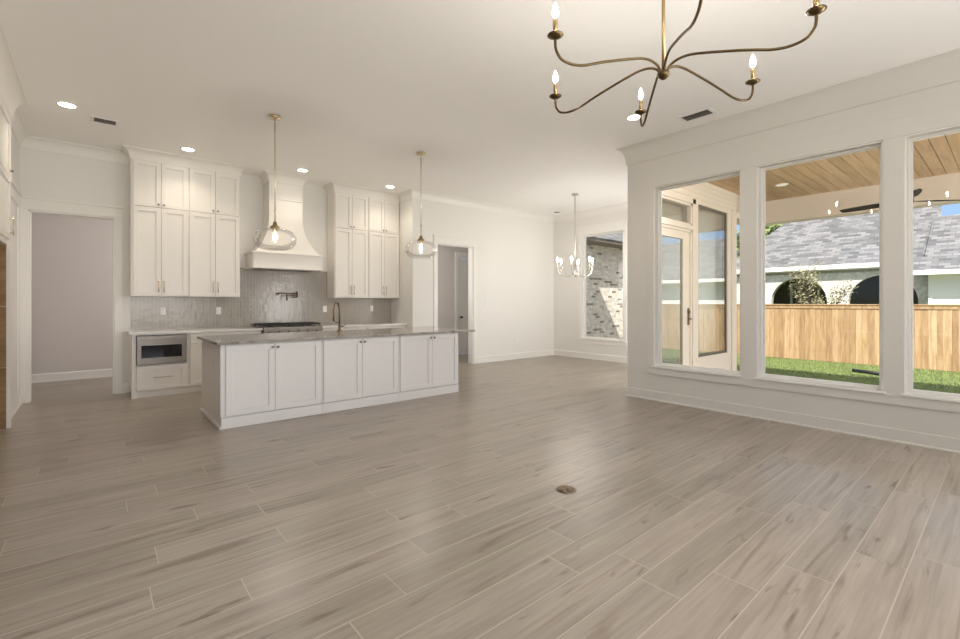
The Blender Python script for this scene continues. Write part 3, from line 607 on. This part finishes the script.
trim('trim_15', [(XL, 6.835), (PX, 6.835), (PX, 4.42)], [(0, 3.2)] + [(o_*1.05, z_) for o_, z_ in CROWN[1:]], M['cabinet'], 'crown moulding on the tall cabinet at the left edge')

# ------------------------------------------------------------------ ceiling fixtures
def can(x, y, label, group='recessed ceiling lights', lit=True):
    t = thing('recessed_light', label, 'ceiling light', (x, y, CZ-.012), group)
    MB().lathe([(.092, CZ-.0005), (.092, CZ-.006), (.078, CZ-.011), (.070, CZ-.006), (.070, CZ-.0005)], (x, y, 0), 32, False).build('trim_ring', M['white'], t)
    MB().lathe([(.070, CZ-.0065), (.001, CZ-.0065)], (x, y, 0), 32, False).build('lens', M['led'] if lit else M['vent_dark'], t)
    if lit:
        l = bpy.data.lights.new('recessed_lamp', 'SPOT'); l.energy = 15; l.spot_size = math.radians(130); l.spot_blend = .8; l.shadow_soft_size = .06; l.color = (1, .89, .74)
        q = bpy.data.objects.new('recessed_lamp', l); COL.objects.link(q); q.location = (0, 0, -.02); q.parent = t
    return t
can(-.216, 6.684, 'lit recessed ceiling light in front of the first doorway')
can(1.015, 7.516, 'lit recessed ceiling light above the cabinets left of the hood')
can(2.593, 7.497, 'lit recessed ceiling light in front of the range hood')
can(4.195, 7.509, 'lit recessed ceiling light above the cabinets right of the hood')
can(4.786, 2.867, 'lit recessed ceiling light behind the lowest candle of the brass chandelier')
can(8.39, 7.044, 'unlit recessed ceiling fixture in the far dining corner', None, False)
def vent(x, y, wx, wy, label):
    t = thing('ceiling_vent', label, 'air vent', (x, y, CZ-.012), 'ceiling vents')
    MB().box(x-wx/2, x+wx/2, y-wy/2, y-wy/2+.03, CZ-.008, CZ-.0005).box(x-wx/2, x+wx/2, y+wy/2-.03, y+wy/2, CZ-.008, CZ-.0005).box(x-wx/2, x-wx/2+.03, y-wy/2+.03, y+wy/2-.03, CZ-.008, CZ-.0005).box(x+wx/2-.03, x+wx/2, y-wy/2+.03, y+wy/2-.03, CZ-.008, CZ-.0005).build('frame', M['white'], t, .002)
    MB().box(x-wx/2+.03, x+wx/2-.03, y-wy/2+.03, y+wy/2-.03, CZ-.002, CZ-.0005).build('duct_opening', M['vent_dark'], t)
    s_ = MB(); n = 9 if wx > wy else 6
    for k in range(n):
        yy = y-wy/2+.035 + k*(wy-.07)/(n-1); s_.box(x-wx/2+.03, x+wx/2-.03, yy-.0015, yy+.0015, CZ-.004, CZ-.002)
    s_.box(x-.006, x+.006, y-wy/2+.03, y+wy/2-.03, CZ-.0075, CZ-.002).build('louvre_slats', M['steel'], t)
vent(.108, 6.998, .26, .22, 'small ceiling air vent near the first doorway')
vent(5.287, 2.367, .22, .36, 'ceiling air vent close to the tall windows')

# pendants
def pendant(x, y, gz, r, label):
    t = thing('pendant_light', label, 'pendant light', (x, y, gz-.14), 'clear glass pendants over the island')
    MB().lathe([(.001, CZ-.03), (.06, CZ-.03), (.065, CZ-.02), (.065, CZ-.001)], (x, y, 0), 28).build('canopy', M['lightbrass'], t)
    p = MB(); p.tube([(x, y, CZ-.02), (x, y, gz+.17)], .0062, 10); p.tube([(x, y, gz+.33), (x, y, gz+.34), (x, y, gz+.355), (x, y, gz+.365)], [.0065, .011, .011, .0065], 10); p.build('rod', M['lightbrass'], t)
    MB().lathe([(.008, gz+.205), (.02, gz+.20), (.026, gz+.16), (.05, gz+.15), (.052, gz+.125), (.03, gz+.118), (.022, gz+.075)], (x, y, 0), 24).build('socket_cap', M['brass'], t)
    prof = [(.045, gz+.128)] + [(r*math.cos(q)**.62 if math.cos(q) > .01 else .01, gz + .125*math.sin(q)) for q in [math.radians(d) for d in range(76, -80, -8)]] + [(.002, gz-.126)]
    MB().lathe(prof, (x, y, 0), 48, False).build('glass_globe', M['globe'], t)
    MB().lathe([(.010, gz+.085), (.012, gz+.065), (.021, gz+.03), (.021, gz+.012), (.014, gz-.006), (.003, gz-.012)], (x, y, 0), 18).build('bulb', M['bulbclear'], t)
pendant(1.601, 5.539, 2.035, .235, 'clear glass globe pendant in front of the range hood')
pendant(3.598, 5.543, 2.065, .235, 'clear glass globe pendant in front of the pier beside the second doorway')

def candle_arm(t, c, ang, prof, zc, sl, m, ms, lb, dish=.04):
    ca_, sa_ = math.cos(ang), math.sin(ang); P = [(c[0] + r*ca_, c[1] + r*sa_, z) for r, z in prof]
    # smooth the arm
    for _ in range(3):
        Q = [P[0]]
        for a, b_ in zip(P, P[1:]):
            Q.append(tuple(a[i]*.75 + b_[i]*.25 for i in range(3))); Q.append(tuple(a[i]*.25 + b_[i]*.75 for i in range(3)))
        Q.append(P[-1]); P = Q
    p = MB(); p.tube(P, lb, 8); arm = p.build('arm', m, t)
    x, y = c[0] + prof[-1][0]*ca_, c[1] + prof[-1][0]*sa_
    MB().lathe([(.006, zc-.016), (dish*.55, zc-.008), (dish, zc+.004), (dish*.96, zc+.008), (.012, zc+.002), (.012, zc+.012)], (x, y, 0), 20).build('drip_dish', m, arm)
    MB().lathe([(.0125, zc+.01), (.0125, zc+.01+sl), (.009, zc+.012+sl)], (x, y, 0), 14).build('candle_sleeve', ms, arm)
    b0 = zc+.012+sl; MB().lathe([(.007, b0), (.0155, b0+.022), (.016, b0+.034), (.010, b0+.06), (.002, b0+.08)], (x, y, 0), 14).build('bulb', M['bulb'], arm)
CR = 1.38
def brass_chandelier():
    rt, fw = .760*CR, 1.885*CR; ca, sa = math.cos(YAW), math.sin(YAW)
    c = (fw*ca + rt*sa, fw*sa - rt*ca); hz = 1.30 + .945*CR; dz = 1.30 + CR
    t = thing('chandelier', 'large brass six arm chandelier with candle bulbs hanging in the foreground', 'chandelier', (c[0], c[1], hz-.03))
    MB().lathe([(.001, CZ-.035), (.06, CZ-.03), (.07, CZ-.001)], (*c, 0), 24).build('canopy', M['brass'], t)
    p = MB(); p.tube([(*c, CZ-.02), (*c, hz+.01)], .0095, 12); p.build('rod', M['brass'], t)
    MB().lathe([(.004, hz-.028), (.014, hz-.024), (.028, hz-.012), (.036, hz), (.034, hz+.012), (.020, hz+.02), (.012, hz+.034)], (*c, 0), 24).build('hub', M['darkbrass'], t)
    R = .51*CR; a0 = math.atan2(-.179, -.478)   # towards the first candle, in (right, forward)
    for k in range(6):
        q = a0 + k*PI/3; ang = q + YAW - PI/2
        prof = [(.02, hz+.005), (.035, hz+.05), (.12, hz+.075), (.26, hz+.04), (.42, hz-.005), (.56, hz-.055), (.665, hz-.045), (R-.005, hz+.0), (R, dz-.045), (R, dz-.012)]
        candle_arm(t, c, ang, prof, dz, .082, M['darkbrass'], M['brass'], .0072, .042)
brass_chandelier()
def dining_chandelier():
    c = (7.277, 5.65); hz = 1.86
    t = thing('chandelier', 'small silver six arm chandelier hanging in the dining room', 'chandelier', (*c, hz-.03))
    MB().lathe([(.001, CZ-.03), (.06, CZ-.028), (.07, CZ-.001)], (*c, 0), 24).build('canopy', M['silver'], t)
    p = MB(); p.tube([(*c, CZ-.02), (*c, hz)], .010, 10); p.build('rod', M['silver'], t)
    MB().lathe([(.003, hz-.045), (.016, hz-.035), (.03, hz-.005), (.034, hz+.02), (.02, hz+.05), (.012, hz+.09)], (*c, 0), 20).build('hub', M['silver'], t)
    for k in range(6):
        ang = math.radians(-22 + 60*k) + YAW - PI/2 + PI/2
        candle_arm(t, c, ang, [(.02, hz+.03), (.07, hz-.0), (.16, hz-.035), (.27, hz-.02), (.345, hz+.05), (.36, hz+.12), (.36, hz+.15)], hz+.165, .075, M['silver'], M['white'], .0085, .035)
dining_chandelier()

# floor outlet cover
t = thing('floor_outlet', 'round bronze floor outlet cover set in the plank tiles', 'floor outlet', (2.508, 2.022, 0))
MB().lathe([(.070, .0005), (.070, .004), (.066, .006), (.058, .006), (.056, .003), (.001, .003)], (2.508, 2.022, 0), 36, False).build('ring', M['bronze'], t)
for s in (-1, 1): MB().lathe([(.024, .003), (.024, .006), (.001, .0065)], (2.508 + s*.028, 2.022, 0), 20, False).build('screw_cap', M['bronze'], t)

# ------------------------------------------------------------------ porch
pb = MB(); rr = random.Random(5); y = -7.0
while y < 3.32:
    pb.r = (rr.random(), rr.random(), rr.random() + .001); pb.box(5.885, 10.12, y+.004, min(y+.142, 3.33), 3.30, 3.32); y += .145
o = pb.build('porch_ceiling', M['tg']); tag(o, 'brown stained plank ceiling over the porch', 'ceiling', kind='structure')
o = MB().box(10.10, 10.40, -7, 3.31, 2.87, 3.30).box(8.99, 10.40, 3.31, 3.6, 2.87, 3.30).box(10.10, 10.085, -7, 3.31, 3.245, 3.30).build('porch_beam', M['siding_beige'], bevel=.003); tag(o, 'beige beam along the outer edge of the porch ceiling', 'beam', kind='structure')
o = MB().box(10.12, 10.38, 3.33, 3.58, -.45, 2.87).build('porch_column', M['siding_beige'], bevel=.004); tag(o, 'beige square porch column at the beam corner', 'column', kind='structure')
o = MB().box(5.885, 11.15, -7, 3.34, 3.33, 3.65).box(9.0, 10.05, 3.34, 7.35, 3.40, 3.62).build('porch_roof', M['fascia']); tag(o, 'flat roof edge above the porch', 'roof', kind='structure')
o = MB().box(5.885, 10.3, -7, 3.34, -.45, -.15).build('porch_floor', M['concrete']); tag(o, 'concrete porch floor below the tall windows', 'porch floor', kind='structure')
t = thing('recessed_light', 'unlit recessed light in the brown porch ceiling', 'ceiling light', (8.86, 2.55, 3.29))
MB().lathe([(.10, 3.2995), (.10, 3.294), (.085, 3.288), (.08, 3.296)], (8.86, 2.55, 0), 28, False).build('trim_ring', M['white'], t); MB().lathe([(.082, 3.292), (.001, 3.292)], (8.86, 2.55, 0), 28, False).build('lens', M['porchled'], t)

def fan():
    c = (7.75, .90); z = 2.58
    t = thing('ceiling_fan', 'dark ceiling fan hanging from the porch ceiling', 'ceiling fan', (*c, z-.1))
    MB().lathe([(.03, 3.23), (.07, 3.26), (.075, 3.299)], (*c, 0), 20).build('canopy', M['fan'], t)
    p = MB(); p.tube([(*c, 3.27), (*c, z+.05)], .016, 10); p.build('downrod', M['fan'], t)
    MB().lathe([(.02, z-.09), (.07, z-.08), (.09, z-.03), (.09, z+.02), (.06, z+.06), (.03, z+.08)], (*c, 0), 24).build('motor', M['fan'], t)
    for k in range(3):
        a = math.radians(74 + 120*k); d = Vector((math.cos(a), math.sin(a), 0)); n = Vector((-d.y, d.x, 0)); rings = []
        for r, w, lift in ((.07, .05, 0), (.16, .06, 0), (.3, .085, .0), (.5, .085, .0), (.62, .07, -.0), (.70, .04, -.0)):
            m0 = Vector((*c, z - .01 + lift)) + d*r
            rings.append([m0 + n*w + Vector((0, 0, .012)), m0 - n*w - Vector((0, 0, .012)), m0 - n*w + Vector((0, 0, -.004)), m0 + n*w + Vector((0, 0, .020))])
        MB().rings(rings, True, False).build('blade', M['fan'], t, .002)
fan()

# ------------------------------------------------------------------ garden
o = MB().poly([(5.9, -40, -.5), (60, -40, -.5), (60, 40, -.5), (5.9, 40, -.5)]).poly([(-40, -40, -.5), (5.9, -40, -.5), (5.9, -2.8, -.5), (-40, -2.8, -.5)]).build('lawn_ground', M['lawn']); tag(o, 'short green lawn between porch and fence', 'lawn', kind='structure')
gb = MB(); rg = random.Random(11)
for i in range(26000):
    x = rg.uniform(11.5, 17.05); y = rg.uniform(-6, 7.8); h = rg.uniform(.03, .075); a = rg.uniform(0, PI); w = .008; dx, dy = w*math.cos(a), w*math.sin(a); lx, ly = rg.uniform(-.03, .03), rg.uniform(-.03, .03)
    gb.poly([(x-dx, y-dy, -.5), (x+dx, y+dy, -.5), (x+lx, y+ly, -.5+h)])
o = gb.build('grass_blades', M['blade']); tag(o, 'green grass growing in front of the wooden fence', 'grass', kind='stuff')
t = thing('wooden_fence', 'tall new cedar plank fence with cap rail across the yard', 'fence', (17.15, 0, -.5))
fb = MB(); rf = random.Random(2); y = -16.0
while y < 14:
    fb.r = (rf.random(), rf.random(), rf.random() + .001); j = rf.uniform(-.004, .004); fb.box(17.12+j, 17.14+j, y+.002, y+.138, -.49, 1.19); y += .14
fb.build('board_panel', M['fence'], t)
c_ = MB(); c_.r = (.3, .3, .5); c_.box(17.08, 17.24, -16, 14, 1.235, 1.265); c_.build('cap_rail', M['fence'], t)
c_ = MB(); c_.r = (.7, .2, .3); c_.box(17.10, 17.12, -16, 14, 1.13, 1.235); c_.build('top_trim', M['fence'], t)
c_ = MB(); c_.r = (.7, .4, .3)
for y in range(-16, 15, 2): c_.box(17.14, 17.23, y, y+.09, -.49, 1.2)
c_.build('back_posts', M['fence'], t)
p = MB(); p.tube([(14.45, 2.62, -.38), (14.32, 2.35, -.375), (14.12, 1.95, -.38)], .045, 10); o = p.build('lawn_strip', M['strip']); tag(o, 'black pipe lying on the grass', 'strip')  # low black tubular strip lying in the grass

# own brick wing beyond the dining window
wall('wall_brick', 'y', 8.0, 8.2, 9.0, 19, -.5, 3.10, [], M['brick'], 'limewashed pale brick wall outside the dining window')
def roof_plane(mb, pts, udir):
    mb.poly(pts)
def shingle_roof(name, polys, parent=None, thick=.1):
    mb = MB(); uv = []
    for pts in polys:
        P = [Vector(p) for p in pts]; nrm = (P[1]-P[0]).cross(P[2]-P[0]).normalized()
        if nrm.z < 0: P = P[::-1]; nrm = -nrm
        u = Vector((0, 0, 1)).cross(nrm).normalized() if abs(nrm.z) < .999 else Vector((1, 0, 0)); v = nrm.cross(u)
        mb.prism([p - nrm*thick for p in P], nrm*thick); uv.append((u, v))
    o = mb.build(name, M['shingle'], parent)
    o0 = Vector(ORG[o.name]); a = o.data.attributes.new('uvr', 'FLOAT_VECTOR', 'POINT'); vals = []; i = 0
    for (u, v), pts in zip(uv, polys):
        for _ in range(2*len(pts)):
            p = o.data.vertices[i].co + o0; vals += [p.dot(u), p.dot(v), 0]; i += 1
    a.data.foreach_set('vector', vals); return o
o = shingle_roof('brick_wing_roof', [[(9.2, 7.42, 3.10), (19, 7.42, 3.10), (19, 12.0, 5.9), (9.2, 12.0, 5.9)]]); tag(o, 'grey shingle roof slope above the pale brick wall', 'roof', kind='structure')
o = MB().box(9.2, 19, 7.45, 8.0, 3.0, 3.03).build('brick_wing_soffit', M['soffit']); tag(o, 'brown soffit under the roof edge above the pale brick wall', 'soffit', kind='structure')

# neighbour house with arches
t = thing('neighbour_house', 'pale brick house with arched porch and grey hipped roof beyond the fence', 'house', (27, 4.5, -.5))
def arch_wall(mb, X0, X1, y0, y1, z0, z1, arches):
    # vertical wall between X0..X1 with round headed openings (yc, r, spring)
    ys = sorted({y0, y1, *[v for yc, r, s in arches for v in (yc-r, yc+r)]})
    for a, b_ in zip(ys, ys[1:]):
        A = [q for q in arches if q[0]-q[1]-1e-6 <= a and b_ <= q[0]+q[1]+1e-6]
        if not A: mb.box(X0, X1, a, b_, z0, z1); continue
        yc, r, sp = A[0]; n = 18
        for i in range(n):
            q0, q1 = PI - PI*i/n, PI - PI*(i+1)/n
            p0 = (yc + r*math.cos(q0), sp + r*math.sin(q0)); p1 = (yc + r*math.cos(q1), sp + r*math.sin(q1))
            mb.prism([(X0, p0[0], p0[1]), (X0, p1[0], p1[1]), (X0, p1[0], z1), (X0, p0[0], z1)], (X1-X0, 0, 0))
w_ = MB(); arch_wall(w_, 23.6, 23.9, 1.95, 9.0, -.5, 2.72, [(6.18, 1.04, 1.36), (3.39, 1.04, 1.36)]); w_.build('arcade_wall', M['brick_n'], t)
MB().box(25.9, 26.1, 1.95, 9.0, -.5, 2.88).box(23.9, 26.0, 1.95, 2.1, -.5, 2.72).box(23.9, 26, 8.9, 9.0, -.5, 2.72).build('porch_back_wall', M['arch_dark'], t)
w_ = MB()
for y in (2.9, 5.9, 7.0): w_.box(25.84, 25.9, y, y+.09, -.4, 2.2)
w_.box(25.84, 25.9, 5.9, 7.09, 2.15, 2.25); w_.build('porch_door_trim', M['fascia'], t)
MB().box(23.9, 25.9, 2.1, 8.9, 2.66, 2.72).build('porch_soffit', M['soffit'], t)
shingle_roof('roof', [[(23.3, 1.8, 2.88), (23.3, 9.3, 2.88), (31, 5.7, 8.2), (31, 2.40, 8.2)], [(23.3, 9.3, 2.88), (31, 5.7, 8.2), (38, 9.3, 2.88)], [(23.3, 1.8, 2.88), (31, 2.40, 8.2), (38, 3.0, 2.88)]], t)
MB().box(23.25, 23.34, 1.78, 9.32, 2.70, 2.88).build('fascia_board', M['fascia'], t)
MB().box(23.34, 23.6, 1.8, 9.3, 2.66, 2.69).build('eave_soffit', M['fascia'], t)
t = thing('neighbour_wing', 'low white sided wing of the house beyond the fence, with its own grey roof', 'house', (25, -2, -.5))
sb = MB(); z = -.5
while z < 2.30: sb.prism([(23.02, -9, z), (22.985, -9, z), (23.0, -9, z+.155), (23.02, -9, z+.155)], (0, 11.0, 0)); z += .155
sb.box(23.02, 23.2, -9, 2.0, -.5, 2.40); sb.build('siding_wall', M['fascia'], t)
MB().box(22.97, 23.02, 1.93, 2.03, -.5, 2.4).build('corner_board', M['fascia'], t)
shingle_roof('roof', [[(22.4, -9, 2.46), (22.4, 2.62, 2.46), (23.2, 2.62, 2.98), (23.2, 2.15, 2.98), (26, 2.15, 4.80), (26, -9, 4.80)], [(26, -9, 4.80), (26, 1.72, 4.80), (29.6, 1.72, 2.52), (29.6, -9, 2.52)]], t, .03)
MB().box(22.35, 22.43, -9, 2.63, 2.30, 2.46).build('fascia_board', M['fascia'], t)
MB().box(22.43, 23.2, -9, 2.6, 2.34, 2.37).build('eave_soffit', M['fascia'], t)

# trees
def tree(name, x, y, h, spread, nl, leafm, label, cat, seed, z0=-.5, ls=.07, crown0=.35):
    R = random.Random(seed); t = thing(name, label, cat, (x, y, z0)); tb = MB(); lf = MB(); tips = []
    def branch(p, d, L, r, depth):
        q = p; pts = [p]
        for i in range(4):
            d = (d + Vector((R.uniform(-.18, .18), R.uniform(-.18, .18), R.uniform(-.02, .12)))).normalized(); q = q + d*L/4; pts.append(q)
        tb.tube(pts, [r*(1-.12*i) for i in range(5)], 6)
        if depth > 0:
            for i in range(4 if depth > 1 else 3):
                s = pts[R.choice((2, 3, 4))]; a = R.uniform(0, 2*PI); dd = (d*.9 + Vector((math.cos(a), math.sin(a), .25))*spread).normalized(); branch(s, dd, L*R.uniform(.55, .75), r*.55, depth-1)
        if depth <= 1: tips.extend(pts[1:])
    branch(Vector((x, y, z0)), Vector((0, 0, 1)), h*.5, h*.014, 3)
    for i in range(nl):
        p = R.choice(tips) + Vector((R.gauss(0, .10), R.gauss(0, .10), R.gauss(0, .09)))*h*.28
        a = Vector((R.uniform(-1, 1), R.uniform(-1, 1), R.uniform(-.6, .6))).normalized(); b_ = a.orthogonal().normalized(); s = ls*R.uniform(.6, 1.3)
        lf.poly([p - a*s, p + b_*s*.45, p + a*s, p - b_*s*.45])
    tb.build('trunk', M['trunk'], t); lf.build('crown', leafm, t)
tree('young_tree', 19.6, 4.75, 3.3, .42, 1500, M['leaf'], 'thin young tree with sparse leaves in front of the arches', 'tree', 4, ls=.045)
tree('leafy_tree', 46, 13.4, 11.0, .8, 2600, M['leafgreen'], 'green tree showing past the hip of the grey roof', 'tree', 9, ls=.32)
tree('leafy_tree', 40, 14.9, 10.0, .8, 2600, M['leafgreen'], 'green tree seen at the right edge of the first tall window', 'tree', 21, ls=.30)
